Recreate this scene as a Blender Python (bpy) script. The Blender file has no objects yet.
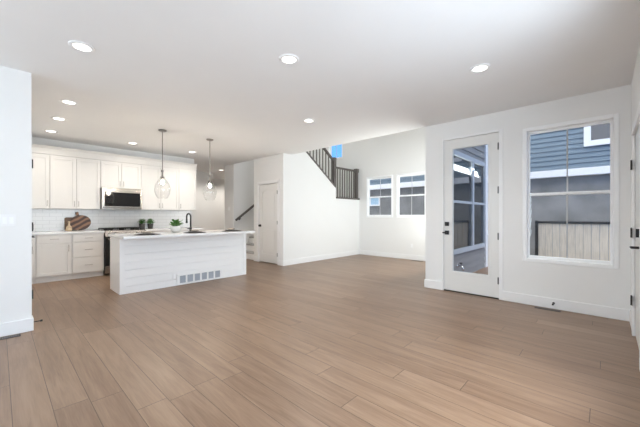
import bpy, math, random
from mathutils import Vector, Matrix
random.seed(7)
SC = bpy.context.scene
COL = SC.collection
PI = math.pi

# ------------------------------------------------------------------ camera, world, large lights, exposure
cam_d = bpy.data.cameras.new('camera'); cam = bpy.data.objects.new('camera', cam_d); COL.objects.link(cam)
cam_d.sensor_width = 36; cam_d.lens = 303.5 / 640 * 36; cam_d.shift_y = 2.0 / 640; cam_d.clip_start = 0.02
cam.location = (0, 0, 1.225); cam.rotation_euler = (PI / 2, 0, -math.atan2(.7278, .6858))
SC.camera = cam
SC.view_settings.view_transform = 'Standard'; SC.view_settings.look = 'None'
SC.view_settings.gamma = 1; SC.view_settings.exposure = 0.47; SC.view_settings.use_curve_mapping = False

w = bpy.data.worlds.new('sky'); SC.world = w; w.use_nodes = True
nt = w.node_tree; nt.nodes.clear()
out = nt.nodes.new('ShaderNodeOutputWorld'); bg = nt.nodes.new('ShaderNodeBackground')
tc = nt.nodes.new('ShaderNodeTexCoord'); sp = nt.nodes.new('ShaderNodeSeparateXYZ'); rp = nt.nodes.new('ShaderNodeValToRGB')
nt.links.new(tc.outputs['Generated'], sp.inputs[0]); nt.links.new(sp.outputs['Z'], rp.inputs[0])
nt.links.new(rp.outputs[0], bg.inputs[0]); nt.links.new(bg.outputs[0], out.inputs[0])
cr = rp.color_ramp
cr.elements[0].position = 0.0; cr.elements[0].color = (.030, .075, .17, 1)
cr.elements[1].position = 0.8; cr.elements[1].color = (.72, .69, .66, 1)
e = cr.elements.new(.35); e.color = (.026, .078, .19, 1)
bg.inputs[1].default_value = 6.5

def area(name, loc, size, rot, power, col):
    l = bpy.data.lights.new(name, 'AREA'); l.shape = 'RECTANGLE'; l.size, l.size_y = size
    l.energy = power; l.color = col
    o = bpy.data.objects.new(name, l); COL.objects.link(o); o.location = loc; o.rotation_euler = rot
    return o
DAY = (.96, 1.0, .985)
# daylight standing in the windows behind and left of the camera, plus one added at its right
# (tilted up to brighten the ceiling, like sunlight off the ground outside)
area('daylight_front_window', (-1.75, -.75, 1.25), (2.3, 1.9), (math.radians(118), 0, 0), 40, DAY)
area('fill_added_window', (1.75, -.75, 1.25), (2.3, 1.9), (math.radians(91), 0, 0), 74, DAY)  # added fill lamp at an invented window, brightens the ceiling at right
area('daylight_side_window', (-4.0, 2.75, 1.25), (1.6, 1.9), (math.radians(112), 0, -PI / 2), 96, DAY)
# added fill lamp just inside the opaque patio window, for stair wall and ceiling
area('fill_patio_window', (6.45, 2.27, 1.45), (1.9, 1.6), (math.radians(108), 0, 0), 65, DAY)

# ------------------------------------------------------------------ helpers
class MB:
    def __init__(s): s.v = []; s.f = []; s.m = []; s.mi = 0
    def add(s, vs, fs):
        n = len(s.v); s.v += [tuple(v) for v in vs]; s.f += [tuple(i + n for i in f) for f in fs]; s.m += [s.mi] * len(fs); return s
    def box(s, x0, x1, y0, y1, z0, z1):
        return s.add([(x0, y0, z0), (x1, y0, z0), (x1, y1, z0), (x0, y1, z0), (x0, y0, z1), (x1, y0, z1), (x1, y1, z1), (x0, y1, z1)],
                     [(0, 3, 2, 1), (4, 5, 6, 7), (0, 1, 5, 4), (1, 2, 6, 5), (2, 3, 7, 6), (3, 0, 4, 7)])
    def bar(s, p, q, wd, ht, up=(0, 0, 1)):
        p = Vector(p); q = Vector(q); d = (q - p).normalized(); u = Vector(up)
        sd = d.cross(u).normalized(); u = sd.cross(d).normalized(); vs = []
        for c in (p, q):
            for a, b in ((-1, -1), (1, -1), (1, 1), (-1, 1)): vs.append(c + sd * a * wd / 2 + u * b * ht / 2)
        return s.add(vs, [(0, 1, 2, 3), (7, 6, 5, 4), (0, 4, 5, 1), (1, 5, 6, 2), (2, 6, 7, 3), (3, 7, 4, 0)])
    def tube(s, pts, r, n=12, caps=True):
        pts = [Vector(p) for p in pts]; rs = r if isinstance(r, (list, tuple)) else [r] * len(pts)
        vs = []; prev = None
        for i, p in enumerate(pts):
            d = (pts[min(i + 1, len(pts) - 1)] - pts[max(i - 1, 0)]).normalized()
            if prev is None:
                a = Vector((0, 0, 1)) if abs(d.z) < .9 else Vector((1, 0, 0)); u = d.cross(a).normalized()
            else: u = (prev - d * prev.dot(d)).normalized()
            prev = u; v2 = d.cross(u)
            for k in range(n):
                t = 2 * PI * k / n; vs.append(p + (u * math.cos(t) + v2 * math.sin(t)) * rs[i])
        fs = []
        for i in range(len(pts) - 1):
            for k in range(n):
                a = i * n + k; b = i * n + (k + 1) % n; fs.append((a, b, b + n, a + n))
        if caps: fs.append(tuple(range(n - 1, -1, -1))); fs.append(tuple((len(pts) - 1) * n + k for k in range(n)))
        return s.add(vs, fs)
    def lathe(s, c, prof, n=32):
        vs = []; fs = []
        for r, z in prof:
            for k in range(n):
                t = 2 * PI * k / n; vs.append((c[0] + r * math.cos(t), c[1] + r * math.sin(t), c[2] + z))
        for i in range(len(prof) - 1):
            for k in range(n):
                a = i * n + k; b = i * n + (k + 1) % n; fs.append((a, b, b + n, a + n))
        return s.add(vs, fs)
    def prism(s, poly, axis, a, b):       # poly in the two other axes, extruded from a to b along axis
        def P(u, v, t): return {'x': (t, u, v), 'y': (u, t, v), 'z': (u, v, t)}[axis]
        n = len(poly); vs = [P(u, v, a) for u, v in poly] + [P(u, v, b) for u, v in poly]
        fs = [tuple(range(n)), tuple(range(2 * n - 1, n - 1, -1))]
        fs += [(i, i + n, (i + 1) % n + n, (i + 1) % n) for i in range(n)]
        return s.add(vs, fs)
    def build(s, name, mats, parent=None, bevel=0, smooth=False, rot=None):
        me = bpy.data.meshes.new(name)
        off = Vector(parent['_w']) if parent is not None else Vector((0, 0, 0))
        me.from_pydata([tuple(Vector(v) - off) for v in s.v], [], s.f)
        for m in (mats if isinstance(mats, list) else [mats]): me.materials.append(m)
        for p, i in zip(me.polygons, s.m): p.material_index = i; p.use_smooth = smooth
        import bmesh
        bm = bmesh.new(); bm.from_mesh(me); bmesh.ops.recalc_face_normals(bm, faces=bm.faces); bm.to_mesh(me); bm.free()
        o = bpy.data.objects.new(name, me); COL.objects.link(o)
        if parent is not None: o.parent = parent
        o['_w'] = tuple(off)
        if bevel:
            b = o.modifiers.new('bevel', 'BEVEL'); b.width = bevel; b.segments = 2; b.limit_method = 'ANGLE'; b.angle_limit = math.radians(50)
        return o
def thing(name, loc, label, cat, group=None, kind=None):
    o = bpy.data.objects.new(name, None); COL.objects.link(o); o.location = loc; o.empty_display_size = .1
    o['_w'] = tuple(loc); tag(o, label, cat, group, kind); return o
def tag(o, label, cat, group=None, kind=None):
    o['label'] = label; o['category'] = cat
    if group: o['group'] = group
    if kind: o['kind'] = kind
    return o
def struct(o, label, cat): return tag(o, label, cat, None, 'structure')

# ------------------------------------------------------------------ materials
def mat(name, col, rough=.5, metal=0, var=.03, scale=8, bump=0, bscale=200, stretch=None, spec=.5):
    m = bpy.data.materials.new(name); m.use_nodes = True; t = m.node_tree; b = t.nodes['Principled BSDF']
    b.inputs['Roughness'].default_value = rough; b.inputs['Metallic'].default_value = metal
    b.inputs['Specular IOR Level'].default_value = spec
    c = t.nodes.new('ShaderNodeTexCoord'); n = t.nodes.new('ShaderNodeTexNoise'); n.inputs['Scale'].default_value = scale
    n.inputs['Detail'].default_value = 4
    src = c.outputs['Object']
    if stretch:
        mp = t.nodes.new('ShaderNodeMapping'); mp.inputs['Scale'].default_value = stretch
        t.links.new(src, mp.inputs[0]); src = mp.outputs[0]
    t.links.new(src, n.inputs['Vector'])
    r = t.nodes.new('ShaderNodeValToRGB')
    r.color_ramp.elements[0].position = .3; r.color_ramp.elements[1].position = .7
    r.color_ramp.elements[0].color = (*[max(0, k * (1 - var)) for k in col], 1); r.color_ramp.elements[1].color = (*[min(1, k * (1 + var)) for k in col], 1)
    t.links.new(n.outputs['Fac'], r.inputs[0]); t.links.new(r.outputs[0], b.inputs['Base Color'])
    if bump:
        n2 = t.nodes.new('ShaderNodeTexNoise'); n2.inputs['Scale'].default_value = bscale; n2.inputs['Detail'].default_value = 3
        bp = t.nodes.new('ShaderNodeBump'); bp.inputs['Strength'].default_value = bump; bp.inputs['Distance'].default_value = .002
        t.links.new(src, n2.inputs['Vector']); t.links.new(n2.outputs['Fac'], bp.inputs['Height']); t.links.new(bp.outputs[0], b.inputs['Normal'])
    return m
M = {}
M['wall'] = mat('white_wall_paint', (.85, .85, .84), .65, var=.006, scale=2, bump=.12, bscale=120)
M['ceil'] = mat('white_ceiling_paint', (.87, .87, .87), .8, var=.006, scale=3, bump=.5, bscale=60)
M['trim'] = mat('white_trim_paint', (.89, .89, .89), .35, var=.005)
M['cab'] = mat('warm_white_cabinet_paint', (.83, .815, .79), .35, var=.006)
M['door'] = mat('white_door_paint', (.79, .785, .765), .35, var=.006)
M['quartz'] = mat('white_quartz', (.86, .86, .86), .12, var=.015, scale=5)
M['steel'] = mat('brushed_steel', (.36, .34, .32), .25, 1, var=.06, scale=40, stretch=(1, 1, 20))
M['nickel'] = mat('brushed_nickel', (.50, .48, .46), .3, 1, var=.05, scale=60)
M['bronze'] = mat('dark_brushed_nickel', (.33, .31, .29), .35, 1, var=.05, scale=60)
M['black'] = mat('matte_black_metal', (.012, .012, .013), .35, 0, var=.1)
M['blackglass'] = mat('black_glass', (.006, .006, .007), .06, 0, var=.1, spec=.6)
M['iron'] = mat('cast_iron', (.02, .02, .02), .55, var=.2, bump=.3)
M['rail'] = mat('dark_stained_railing', (.12, .105, .098), .4, var=.12, scale=20, stretch=(4, 4, 1))
M['vinyl'] = mat('white_window_vinyl', (.93, .94, .95), .35, var=.004)
M['grey_blind'] = mat('grey_window_blind', (.16, .155, .15), .5, var=.05)
M['shadetrim'] = mat('shaded_white_window_trim', (.42, .46, .50), .5, var=.03)  # white trim with sky-tinted shade mixed into its colour
M['muntin'] = mat('backlit_grey_grille_bar', (.50, .50, .50), .4, var=.02)  # grey tone imitates the shade on bars seen against daylight
M['pale_blind'] = mat('pale_blue_window_blind', (.42, .60, .72), .5, var=.05)
M['extwhite'] = mat('exterior_white_trim', (.88, .88, .88), .5, var=.03)
M['stucco'] = mat('grey_stucco', (.25, .245, .235), .9, var=.22, scale=1.7, bump=.6, bscale=40)
M['patio'] = mat('patio_concrete', (.27, .28, .29), .8, var=.1, scale=4, bump=.3)
M['ground'] = mat('gravel_yard', (.25, .23, .20), .95, var=.3, scale=30, bump=1, bscale=60)
M['carpet'] = mat('grey_stair_carpet', (.46, .45, .44), .95, var=.15, scale=150, bump=.8, bscale=300)
M['leaf'] = mat('green_leaf', (.06, .19, .03), .45, var=.35, scale=25)
M['herb'] = mat('green_herb', (.055, .19, .02), .6, var=.4, scale=60)
M['pot_dark'] = mat('charcoal_pot', (.05, .048, .045), .6, var=.2, scale=20)
M['pot_white'] = mat('white_ceramic', (.80, .80, .78), .25, var=.02)
M['soil'] = mat('potting_soil', (.03, .02, .015), .95, var=.4, scale=60, bump=1, bscale=100)
M['mat'] = mat('dark_woven_placemat', (.028, .025, .024), .9, var=.3, scale=90, bump=1, bscale=200, spec=.15)
M['plate'] = mat('grey_stoneware', (.17, .16, .15), .35, var=.08, scale=20)
M['bowl'] = mat('beige_stoneware', (.46, .40, .34), .35, var=.08, scale=30)
M['wood_lt'] = mat('pale_maple_wood', (.72, .56, .38), .5, var=.15, scale=10, stretch=(1, 1, 12))
M['wood_md'] = mat('brown_acacia_wood', (.15, .09, .055), .45, var=.35, scale=8, stretch=(1, 1, 9))
M['vent_dark'] = mat('dark_register_metal', (.03, .025, .022), .5, var=.2)
M['cell'] = mat('register_grey_louvre', (.42, .45, .50), .6, var=.04)
M['dkglass'] = mat('dark_window_glass', (.015, .02, .025), .03, var=.1, spec=.8)
M['chrome'] = mat('chrome', (.8, .8, .8), .1, 1, var=.01)

def striped(name):
    m = mat(name, (.2, .1, .05), .4); t = m.node_tree; b = t.nodes['Principled BSDF']
    c = t.nodes.new('ShaderNodeTexCoord'); mp = t.nodes.new('ShaderNodeMapping'); mp.inputs['Rotation'].default_value = (0, math.radians(32), 0)
    wv = t.nodes.new('ShaderNodeTexWave'); wv.bands_direction = 'Z'; wv.inputs['Scale'].default_value = 3.4; wv.inputs['Distortion'].default_value = 3.5
    wv.inputs['Detail'].default_value = 2; r = t.nodes.new('ShaderNodeValToRGB'); r.color_ramp.interpolation = 'EASE'
    r.color_ramp.elements[0].position = .3; r.color_ramp.elements[0].color = (.055, .022, .012, 1)
    r.color_ramp.elements[1].position = .78; r.color_ramp.elements[1].color = (.30, .155, .085, 1)
    t.links.new(c.outputs['Object'], mp.inputs[0]); t.links.new(mp.outputs[0], wv.inputs[0]); t.links.new(wv.outputs['Fac'], r.inputs[0])
    t.links.new(r.outputs[0], b.inputs['Base Color']); return m
M['striped'] = striped('striped_walnut_board')

def glass(name, tint=(1, 1, 1), base=.04, edge=.9, rough=0.0, power=3.0, cap=.9):
    m = bpy.data.materials.new(name); m.use_nodes = True; t = m.node_tree; t.nodes.clear()
    o = t.nodes.new('ShaderNodeOutputMaterial'); mx = t.nodes.new('ShaderNodeMixShader')
    tr = t.nodes.new('ShaderNodeBsdfTransparent'); tr.inputs[0].default_value = (*tint, 1)
    gl = t.nodes.new('ShaderNodeBsdfGlossy'); gl.inputs['Roughness'].default_value = rough
    lw = t.nodes.new('ShaderNodeLayerWeight'); lw.inputs[0].default_value = .5
    pw = t.nodes.new('ShaderNodeMath'); pw.operation = 'POWER'; pw.inputs[1].default_value = power
    ml = t.nodes.new('ShaderNodeMath'); ml.operation = 'MULTIPLY_ADD'; ml.inputs[1].default_value = edge; ml.inputs[2].default_value = base
    mn = t.nodes.new('ShaderNodeMath'); mn.operation = 'MINIMUM'; mn.inputs[1].default_value = cap
    t.links.new(lw.outputs['Facing'], pw.inputs[0]); t.links.new(pw.outputs[0], ml.inputs[0]); t.links.new(ml.outputs[0], mn.inputs[0]); t.links.new(mn.outputs[0], mx.inputs[0])
    t.links.new(tr.outputs[0], mx.inputs[1]); t.links.new(gl.outputs[0], mx.inputs[2]); t.links.new(mx.outputs[0], o.inputs[0])
    return m
M['glass'] = glass('window_glass', (.93, .95, .96), .02, .5, 0, 4)
M['globe'] = glass('clear_globe_glass', (.985, .985, .985), .03, .45, 0.02, 3.5, .5)

def emit(name, col, st):
    m = bpy.data.materials.new(name); m.use_nodes = True; b = m.node_tree.nodes['Principled BSDF']
    b.inputs['Base Color'].default_value = (.8, .8, .8, 1); b.inputs['Emission Color'].default_value = (*col, 1); b.inputs['Emission Strength'].default_value = st
    return m
M['lamp'] = emit('lit_lamp_lens', (1, .95, .86), 4)
M['bulb'] = emit('lit_bulb', (1, .86, .70), 420)

def floor_mat():
    m = bpy.data.materials.new('light_oak_plank_floor'); m.use_nodes = True; t = m.node_tree; N = t.nodes; L = t.links
    b = N['Principled BSDF']; b.inputs['Specular IOR Level'].default_value = .45
    def math_(op, a, b_=None, c=None):
        n = N.new('ShaderNodeMath'); n.operation = op
        for i, q in enumerate((a, b_, c)):
            if q is None: continue
            if isinstance(q, (int, float)): n.inputs[i].default_value = q
            else: L.new(q, n.inputs[i])
        return n.outputs[0]
    c = N.new('ShaderNodeTexCoord'); s = N.new('ShaderNodeSeparateXYZ'); L.new(c.outputs['Object'], s.inputs[0])
    W, LEN = .18, 1.8
    xs = math_('DIVIDE', math_('SUBTRACT', s.outputs[0], .239 - 1.8 * 10), W)
    row = math_('FLOOR', xs); fx = math_('SUBTRACT', xs, row)
    wn = N.new('ShaderNodeTexWhiteNoise'); wn.noise_dimensions = '1D'; L.new(row, wn.inputs['W'])
    ys = math_('ADD', math_('DIVIDE', math_('ADD', s.outputs[1], 20), LEN), math_('MULTIPLY', wn.outputs['Value'], 7.3))
    idn = math_('FLOOR', ys); fy = math_('SUBTRACT', ys, idn)
    cb = N.new('ShaderNodeCombineXYZ'); L.new(row, cb.inputs[0]); L.new(idn, cb.inputs[1])
    w2 = N.new('ShaderNodeTexWhiteNoise'); w2.noise_dimensions = '2D'; L.new(cb.outputs[0], w2.inputs['Vector'])
    # grain
    g = N.new('ShaderNodeCombineXYZ')
    L.new(math_('MULTIPLY', s.outputs[0], 16), g.inputs[0]); L.new(math_('MULTIPLY', s.outputs[1], 1.3), g.inputs[1]); L.new(math_('MULTIPLY', w2.outputs['Value'], 50), g.inputs[2])
    n1 = N.new('ShaderNodeTexNoise'); n1.inputs['Scale'].default_value = 1; n1.inputs['Detail'].default_value = 6; n1.inputs['Roughness'].default_value = .6; n1.inputs['Distortion'].default_value = .8
    L.new(g.outputs[0], n1.inputs['Vector'])
    g2 = N.new('ShaderNodeCombineXYZ')
    L.new(math_('MULTIPLY', s.outputs[0], 140), g2.inputs[0]); L.new(math_('MULTIPLY', s.outputs[1], 6), g2.inputs[1]); L.new(math_('MULTIPLY', w2.outputs['Value'], 50), g2.inputs[2])
    n2 = N.new('ShaderNodeTexNoise'); n2.inputs['Scale'].default_value = 1; n2.inputs['Detail'].default_value = 2; L.new(g2.outputs[0], n2.inputs['Vector'])
    v = math_('ADD', math_('MULTIPLY', w2.outputs['Value'], .15), math_('ADD', math_('MULTIPLY', n1.outputs['Fac'], .72), math_('MULTIPLY', n2.outputs['Fac'], .22)))
    r = N.new('ShaderNodeValToRGB'); L.new(v, r.inputs[0])
    r.color_ramp.elements[0].position = .3; r.color_ramp.elements[0].color = (.165, .097, .060, 1)
    r.color_ramp.elements[1].position = .95; r.color_ramp.elements[1].color = (.385, .270, .188, 1)
    e = r.color_ramp.elements.new(.62); e.color = (.280, .183, .121, 1)
    ex = math_('MINIMUM', fx, math_('SUBTRACT', 1, fx)); ey = math_('MINIMUM', fy, math_('SUBTRACT', 1, fy))
    sx = math_('LESS_THAN', math_('MULTIPLY', ex, W), .0019); sy = math_('LESS_THAN', math_('MULTIPLY', ey, LEN), .0022)
    seam = math_('MAXIMUM', sx, sy)
    mix = N.new('ShaderNodeMix'); mix.data_type = 'RGBA'; L.new(math_('MULTIPLY', seam, .9), mix.inputs['Factor'])
    L.new(r.outputs[0], mix.inputs[6]); mix.inputs[7].default_value = (.07, .045, .03, 1)
    L.new(mix.outputs[2], b.inputs['Base Color'])
    L.new(math_('ADD', math_('MULTIPLY', n1.outputs['Fac'], .12), .30), b.inputs['Roughness'])
    bp = N.new('ShaderNodeBump'); bp.inputs['Strength'].default_value = .25; bp.inputs['Distance'].default_value = .002
    L.new(math_('SUBTRACT', math_('MULTIPLY', n2.outputs['Fac'], .25), seam), bp.inputs['Height']); L.new(bp.outputs[0], b.inputs['Normal'])
    return m
M['floor'] = floor_mat()

def brick_mat(name, col, mortar, bw, bh, msize, axes, rough, offset=.5, bumpd=.4, var=.02):
    m = bpy.data.materials.new(name); m.use_nodes = True; t = m.node_tree; N = t.nodes; L = t.links; b = N['Principled BSDF']
    c = N.new('ShaderNodeTexCoord'); s = N.new('ShaderNodeSeparateXYZ'); cb = N.new('ShaderNodeCombineXYZ')
    L.new(c.outputs['Object'], s.inputs[0]); L.new(s.outputs[axes[0]], cb.inputs[0]); L.new(s.outputs[axes[1]], cb.inputs[1])
    k = N.new('ShaderNodeTexBrick'); L.new(cb.outputs[0], k.inputs['Vector']); k.inputs['Scale'].default_value = 1
    k.inputs['Brick Width'].default_value = bw; k.inputs['Row Height'].default_value = bh; k.inputs['Mortar Size'].default_value = msize
    k.offset = offset; k.inputs['Color1'].default_value = (*col, 1); k.inputs['Color2'].default_value = (*[x * (1 - var) for x in col], 1); k.inputs['Mortar'].default_value = (*mortar, 1)
    L.new(k.outputs['Color'], b.inputs['Base Color']); b.inputs['Roughness'].default_value = rough
    bp = N.new('ShaderNodeBump'); bp.invert = True; bp.inputs['Strength'].default_value = bumpd; bp.inputs['Distance'].default_value = .003
    L.new(k.outputs['Fac'], bp.inputs['Height']); L.new(bp.outputs[0], b.inputs['Normal']); return m
M['tile'] = brick_mat('white_subway_tile', (.80, .81, .82), (.68, .69, .70), .20, .075, .004, (0, 2), .15)
M['siding_blue'] = mat('blue_lap_siding', (.165, .222, .265), .6, var=.08, scale=6, stretch=(1, .3, 6))
M['siding_grey'] = mat('grey_blue_lap_siding', (.24, .24, .24), .6, var=.06, scale=6, stretch=(.3, 1, 6))
M['fence'] = mat('weathered_pale_wood', (.78, .66, .50), .85, var=.14, scale=5, stretch=(1, 6, .6))

# ------------------------------------------------------------------ room shell
H = 2.74; D = 5.016; E = 7.87; YS = -.213; YN = 5.70; K = 8.05; LX = -3.4; UP = 5.6
b = MB().box(LX - .2, E + .2, YS - .2, 12, -.15, 0)
struct(b.build('floor', M['floor']), 'light brown oak plank floor running through the whole room', 'floor')
b = MB()
b.box(LX, D, YS, YN, H, 3.05); b.box(LX, 4.76, YN, K + .05, H, 3.05); b.box(4.76, 5.29, YN + .12, 6.83, H + .02, 3.05); b.box(LX, E, K + .05, 12, H, 3.05)
struct(b.build('ceiling', M['ceil']), 'white flat ceiling with recessed lights, open at the tall room', 'ceiling')
b = MB().box(LX - .2, E + .5, YS - .6, 12.2, UP, UP + .15)
struct(b.build('trim_9', M['trim']), 'flat roof slab over the upper storey of the house', 'roof')

def wall_x(b, x0, x1, y0, y1, z0, z1, holes):      # wall in a plane of constant x; holes = (y0,y1,z0,z1)
    hs = sorted(holes); y = y0
    for a, c, p, q in hs:
        if a > y: b.box(x0, x1, y, a, z0, z1)
        if p > z0: b.box(x0, x1, a, c, z0, p)
        if q < z1: b.box(x0, x1, a, c, q, z1)
        y = c
    if y < y1: b.box(x0, x1, y, y1, z0, z1)
def wall_y(b, y0, y1, x0, x1, z0, z1, holes):
    t = MB(); wall_x(t, y0, y1, x0, x1, z0, z1, holes)
    b.add([(v[1], v[0], v[2]) for v in t.v], t.f)

# east wall with glazed door and window
DY0, DY1, DZ = 1.115, 1.955, 2.47
WY0, WY1, WZ0, WZ1 = -.108, .842, .595, 2.43
b = MB(); wall_x(b, D, D + .16, YS, 2.247, 0, UP, [(WY0, WY1, WZ0, WZ1), (DY0, DY1, 0, DZ)])
struct(b.build('wall_east', M['wall']), 'pale painted wall holding the glazed door and large window', 'wall')
b = MB(); wall_y(b, 2.105, 2.247, D + .16, E + .16, 0, 3, [(5.4, 7.7, .55, 2.38)]); wall_y(b, 2.105, 2.247, D + .16, E + .16, 3, UP, [(5.5, 7.5, 3.95, 5.05)])
struct(b.build('wall_side', M['wall']), 'side wall of the tall room beside the patio', 'wall')
F1 = (4.51, 5.43, 1.165, 2.41); F2 = (3.50, 4.40, 1.165, 2.41)
b = MB(); wall_x(b, E, E + .16, 2.105 + .142, 12, 0, UP, [F2, F1, (6.38, 7.0, 3.13, 4.4)] )
struct(b.build('wall_far', M['wall']), 'white end wall of the tall room with two small windows', 'wall')
# cut for the upper window is made as its own piece of wall further up
b = MB().box(LX, E + .16, 12, 12.16, 0, UP)
struct(b.build('wall_north', M['wall']), 'closing wall at the end of the hall', 'wall')
b = MB(); wall_y(b, YS - .16, YS, LX, D + .16, 0, UP, [(-2.85, -.65, .4, 2.4), (.65, 2.85, .4, 2.4), (3.50, 4.45, 0, 2.06)])
struct(b.build('wall_south', M['wall']), 'white wall at the right edge of the photo with the entry door', 'wall')
b = MB(); wall_x(b, LX - .16, LX, YS - .16, 4.57, 0, UP, [(1.95, 3.55, .4, 2.4)])
struct(b.build('wall_west', M['wall']), 'window wall on the left behind the camera', 'wall')
b = MB().box(LX - .16, .245, 4.45, 4.57, 0, H)
b.box(.125, .245, 5.52, K, 0, H); b.box(.125, .245, 4.57, 4.62, 0, H); b.box(.125, .245, 4.62, 5.52, 2.06, H)
struct(b.build('wall_left', M['wall']), 'bright white wall filling the left edge of the photo', 'wall')
b = MB().box(.125, 3.62, K, K + .12, 0, H)
struct(b.build('wall_kitchen', M['wall']), 'white kitchen wall behind the cabinets', 'wall')
b = MB().box(3.5, 3.62, K + .12, 10.2, 0, H); b.box(3.5, 5.25, 10.2, 10.32, 0, H); b.box(5.17, 5.29, 10.32, 11.6, 0, H); b.box(5.29, E, 11.6, 11.7, 0, H)
struct(b.build('wall_hall', M['wall']), 'cream lit hallway wall beyond the kitchen cabinets', 'wall')
# stair walls
b = MB().prism([(4.75, 0), (E, 0), (E, 1.72), (6.72, 1.72), (6.72, 2.02), (5.29, 3.04), (4.75, 3.04)], 'y', YN, YN + .12)
struct(b.build('wall_stair_front', M['wall']), 'large white wall under the stair railing', 'wall')
b = MB(); wall_x(b, 4.75, 4.87, YN + .12, 6.93, 0, H, [(5.90, 6.72, 0, 2.05)])
b.prism([(4.87, 0), (6.72, 0), (6.72, 2.02), (5.29, 3.04), (4.87, 3.04)], 'y', 6.83, 6.93)
struct(b.build('wall_closet', M['wall']), 'white closet wall with the panelled door', 'wall')
b = MB().box(4.76, E, 7.98, 8.10, 0, UP); b.box(4.76, 4.88, 8.10, 8.5, 0, H)
struct(b.build('wall_stair_back', M['wall']), 'grey shaded wall carrying the sloping stair handrail', 'wall')
b = MB().box(4.9, D, 2.247, YN, 3.05, UP); b.box(3.6, D, YN, YN + .12, 3.05, UP); b.box(3.48, 3.6, YN, 8.1, 3.05, UP); b.box(3.6, 4.76, 7.98, 8.1, 3.05, UP)
struct(b.build('wall_upper', M['wall']), 'upper storey wall above the open tall room', 'wall')

# baseboards
BH = .135; BT = .016
def bb(name, boxes, label):
    b = MB()
    for q in boxes: b.box(*q)
    return struct(b.build(name, M['trim'], bevel=.004), label, 'baseboard')
bb('baseboard_east', [(D - BT, D, YS, DY0 - .03, 0, BH), (D - BT, D, DY1 + .005, 2.247, 0, BH), (D - BT, D + .1, 2.247, 2.247 + BT, 0, BH)], 'white baseboard along the wall with glazed door and window')
bb('baseboard_south', [(4.51, D - BT, YS, YS + BT, 0, BH), (-3.4, 3.43, YS, YS + BT, 0, BH)], 'white baseboard beside the entry door at right edge')
bb('baseboard_far', [(E - BT, E, 2.263, YN, 0, BH), (D + .1, E - BT, 2.247, 2.247 + BT, 0, BH)], 'white baseboard under the two small far windows')
bb('baseboard_stair', [(4.75 - BT, E - BT, YN - BT, YN, 0, BH), (4.75 - BT, 4.75, YN, 5.84, 0, BH), (4.75 - BT, 4.75, 6.78, 6.93, 0, BH)], 'white baseboard under the big white stair wall')
bb('baseboard_left', [(LX, .261, 4.45 - BT, 4.45, 0, BH), (.245, .261, 4.45, 4.56, 0, BH)], 'white baseboard on the wall at the left edge')
bb('baseboard_hall', [(3.62, 3.62 + BT, K + .12, 10.2, 0, BH), (3.62 + BT, 5.25, 10.2 - BT, 10.2, 0, BH), (4.76 - BT, 4.76, 7.98, 8.5, 0, BH)], 'white baseboard along the hallway walls')

# ------------------------------------------------------------------ windows
def window_x(name, x, y0, y1, z0, z1, label, mull=True, fw=.045):
    """single-hung vinyl window set in a wall of constant x, inside face at x"""
    t = struct(thing(name, (x, (y0 + y1) / 2, z0), label, 'window'), label, 'window')
    ym = (y0 + y1) / 2; zm = (z0 + z1) / 2; xa, xb = x - .012, x + .10
    b = MB(); b.box(xa, xb, y0 - .004, y0 + fw, z0, z1); b.box(xa, xb, y1 - fw, y1 + .004, z0, z1)
    b.box(xa, xb, y0 + fw, y1 - fw, z1 - fw, z1 + .004); b.box(xa, xb, y0 + fw, y1 - fw, z0 - .004, z0 + fw)
    b.build('window_frame', M['vinyl'], t, bevel=.004)
    iy0, iy1 = y0 + fw, y1 - fw
    for nm, a, c, xo in (('upper_sash', zm - .02, z1 - fw, .07), ('lower_sash', z0 + fw, zm + .02, .045)):
        s = .026; b = MB(); x0, x1 = x + xo, x + xo + .024
        b.box(x0, x1, iy0, iy0 + s, a, c); b.box(x0, x1, iy1 - s, iy1, a, c); b.box(x0, x1, iy0 + s, iy1 - s, c - s * 1.3, c); b.box(x0, x1, iy0 + s, iy1 - s, a, a + s * 1.3)
        so = b.build(nm, M['vinyl'], t, bevel=.003)
        MB().box(x0 + .010, x0 + .013, iy0 + s - .003, iy1 - s + .003, a + s, c - s).build('glass_pane', M['glass'], so)
        if mull: MB().box(x0 + .004, x0 + .010, ym - .008, ym + .008, a + s * 1.2, c - s * 1.2).build('grille_bar', M['muntin'], so)
    if z1 - z0 > 1: MB().box(x + .028, x + .045, ym - .05, ym + .05, zm - .004, zm + .02).build('sash_lock', M['vinyl'], t, bevel=.003)
    return t
window_x('window_1', D, WY0, WY1, WZ0, WZ1, 'tall white framed window showing the blue house and pale fence')
window_x('window_2', E, *F1, 'left one of the two small far windows')
window_x('window_3', E, *F2, 'right one of the two small far windows, cut by the wall edge')
window_x('window_4', E, 6.38, 7.0, 3.13, 4.4, 'high window above the stair landing showing blue sky', mull=True, fw=.03)
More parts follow.
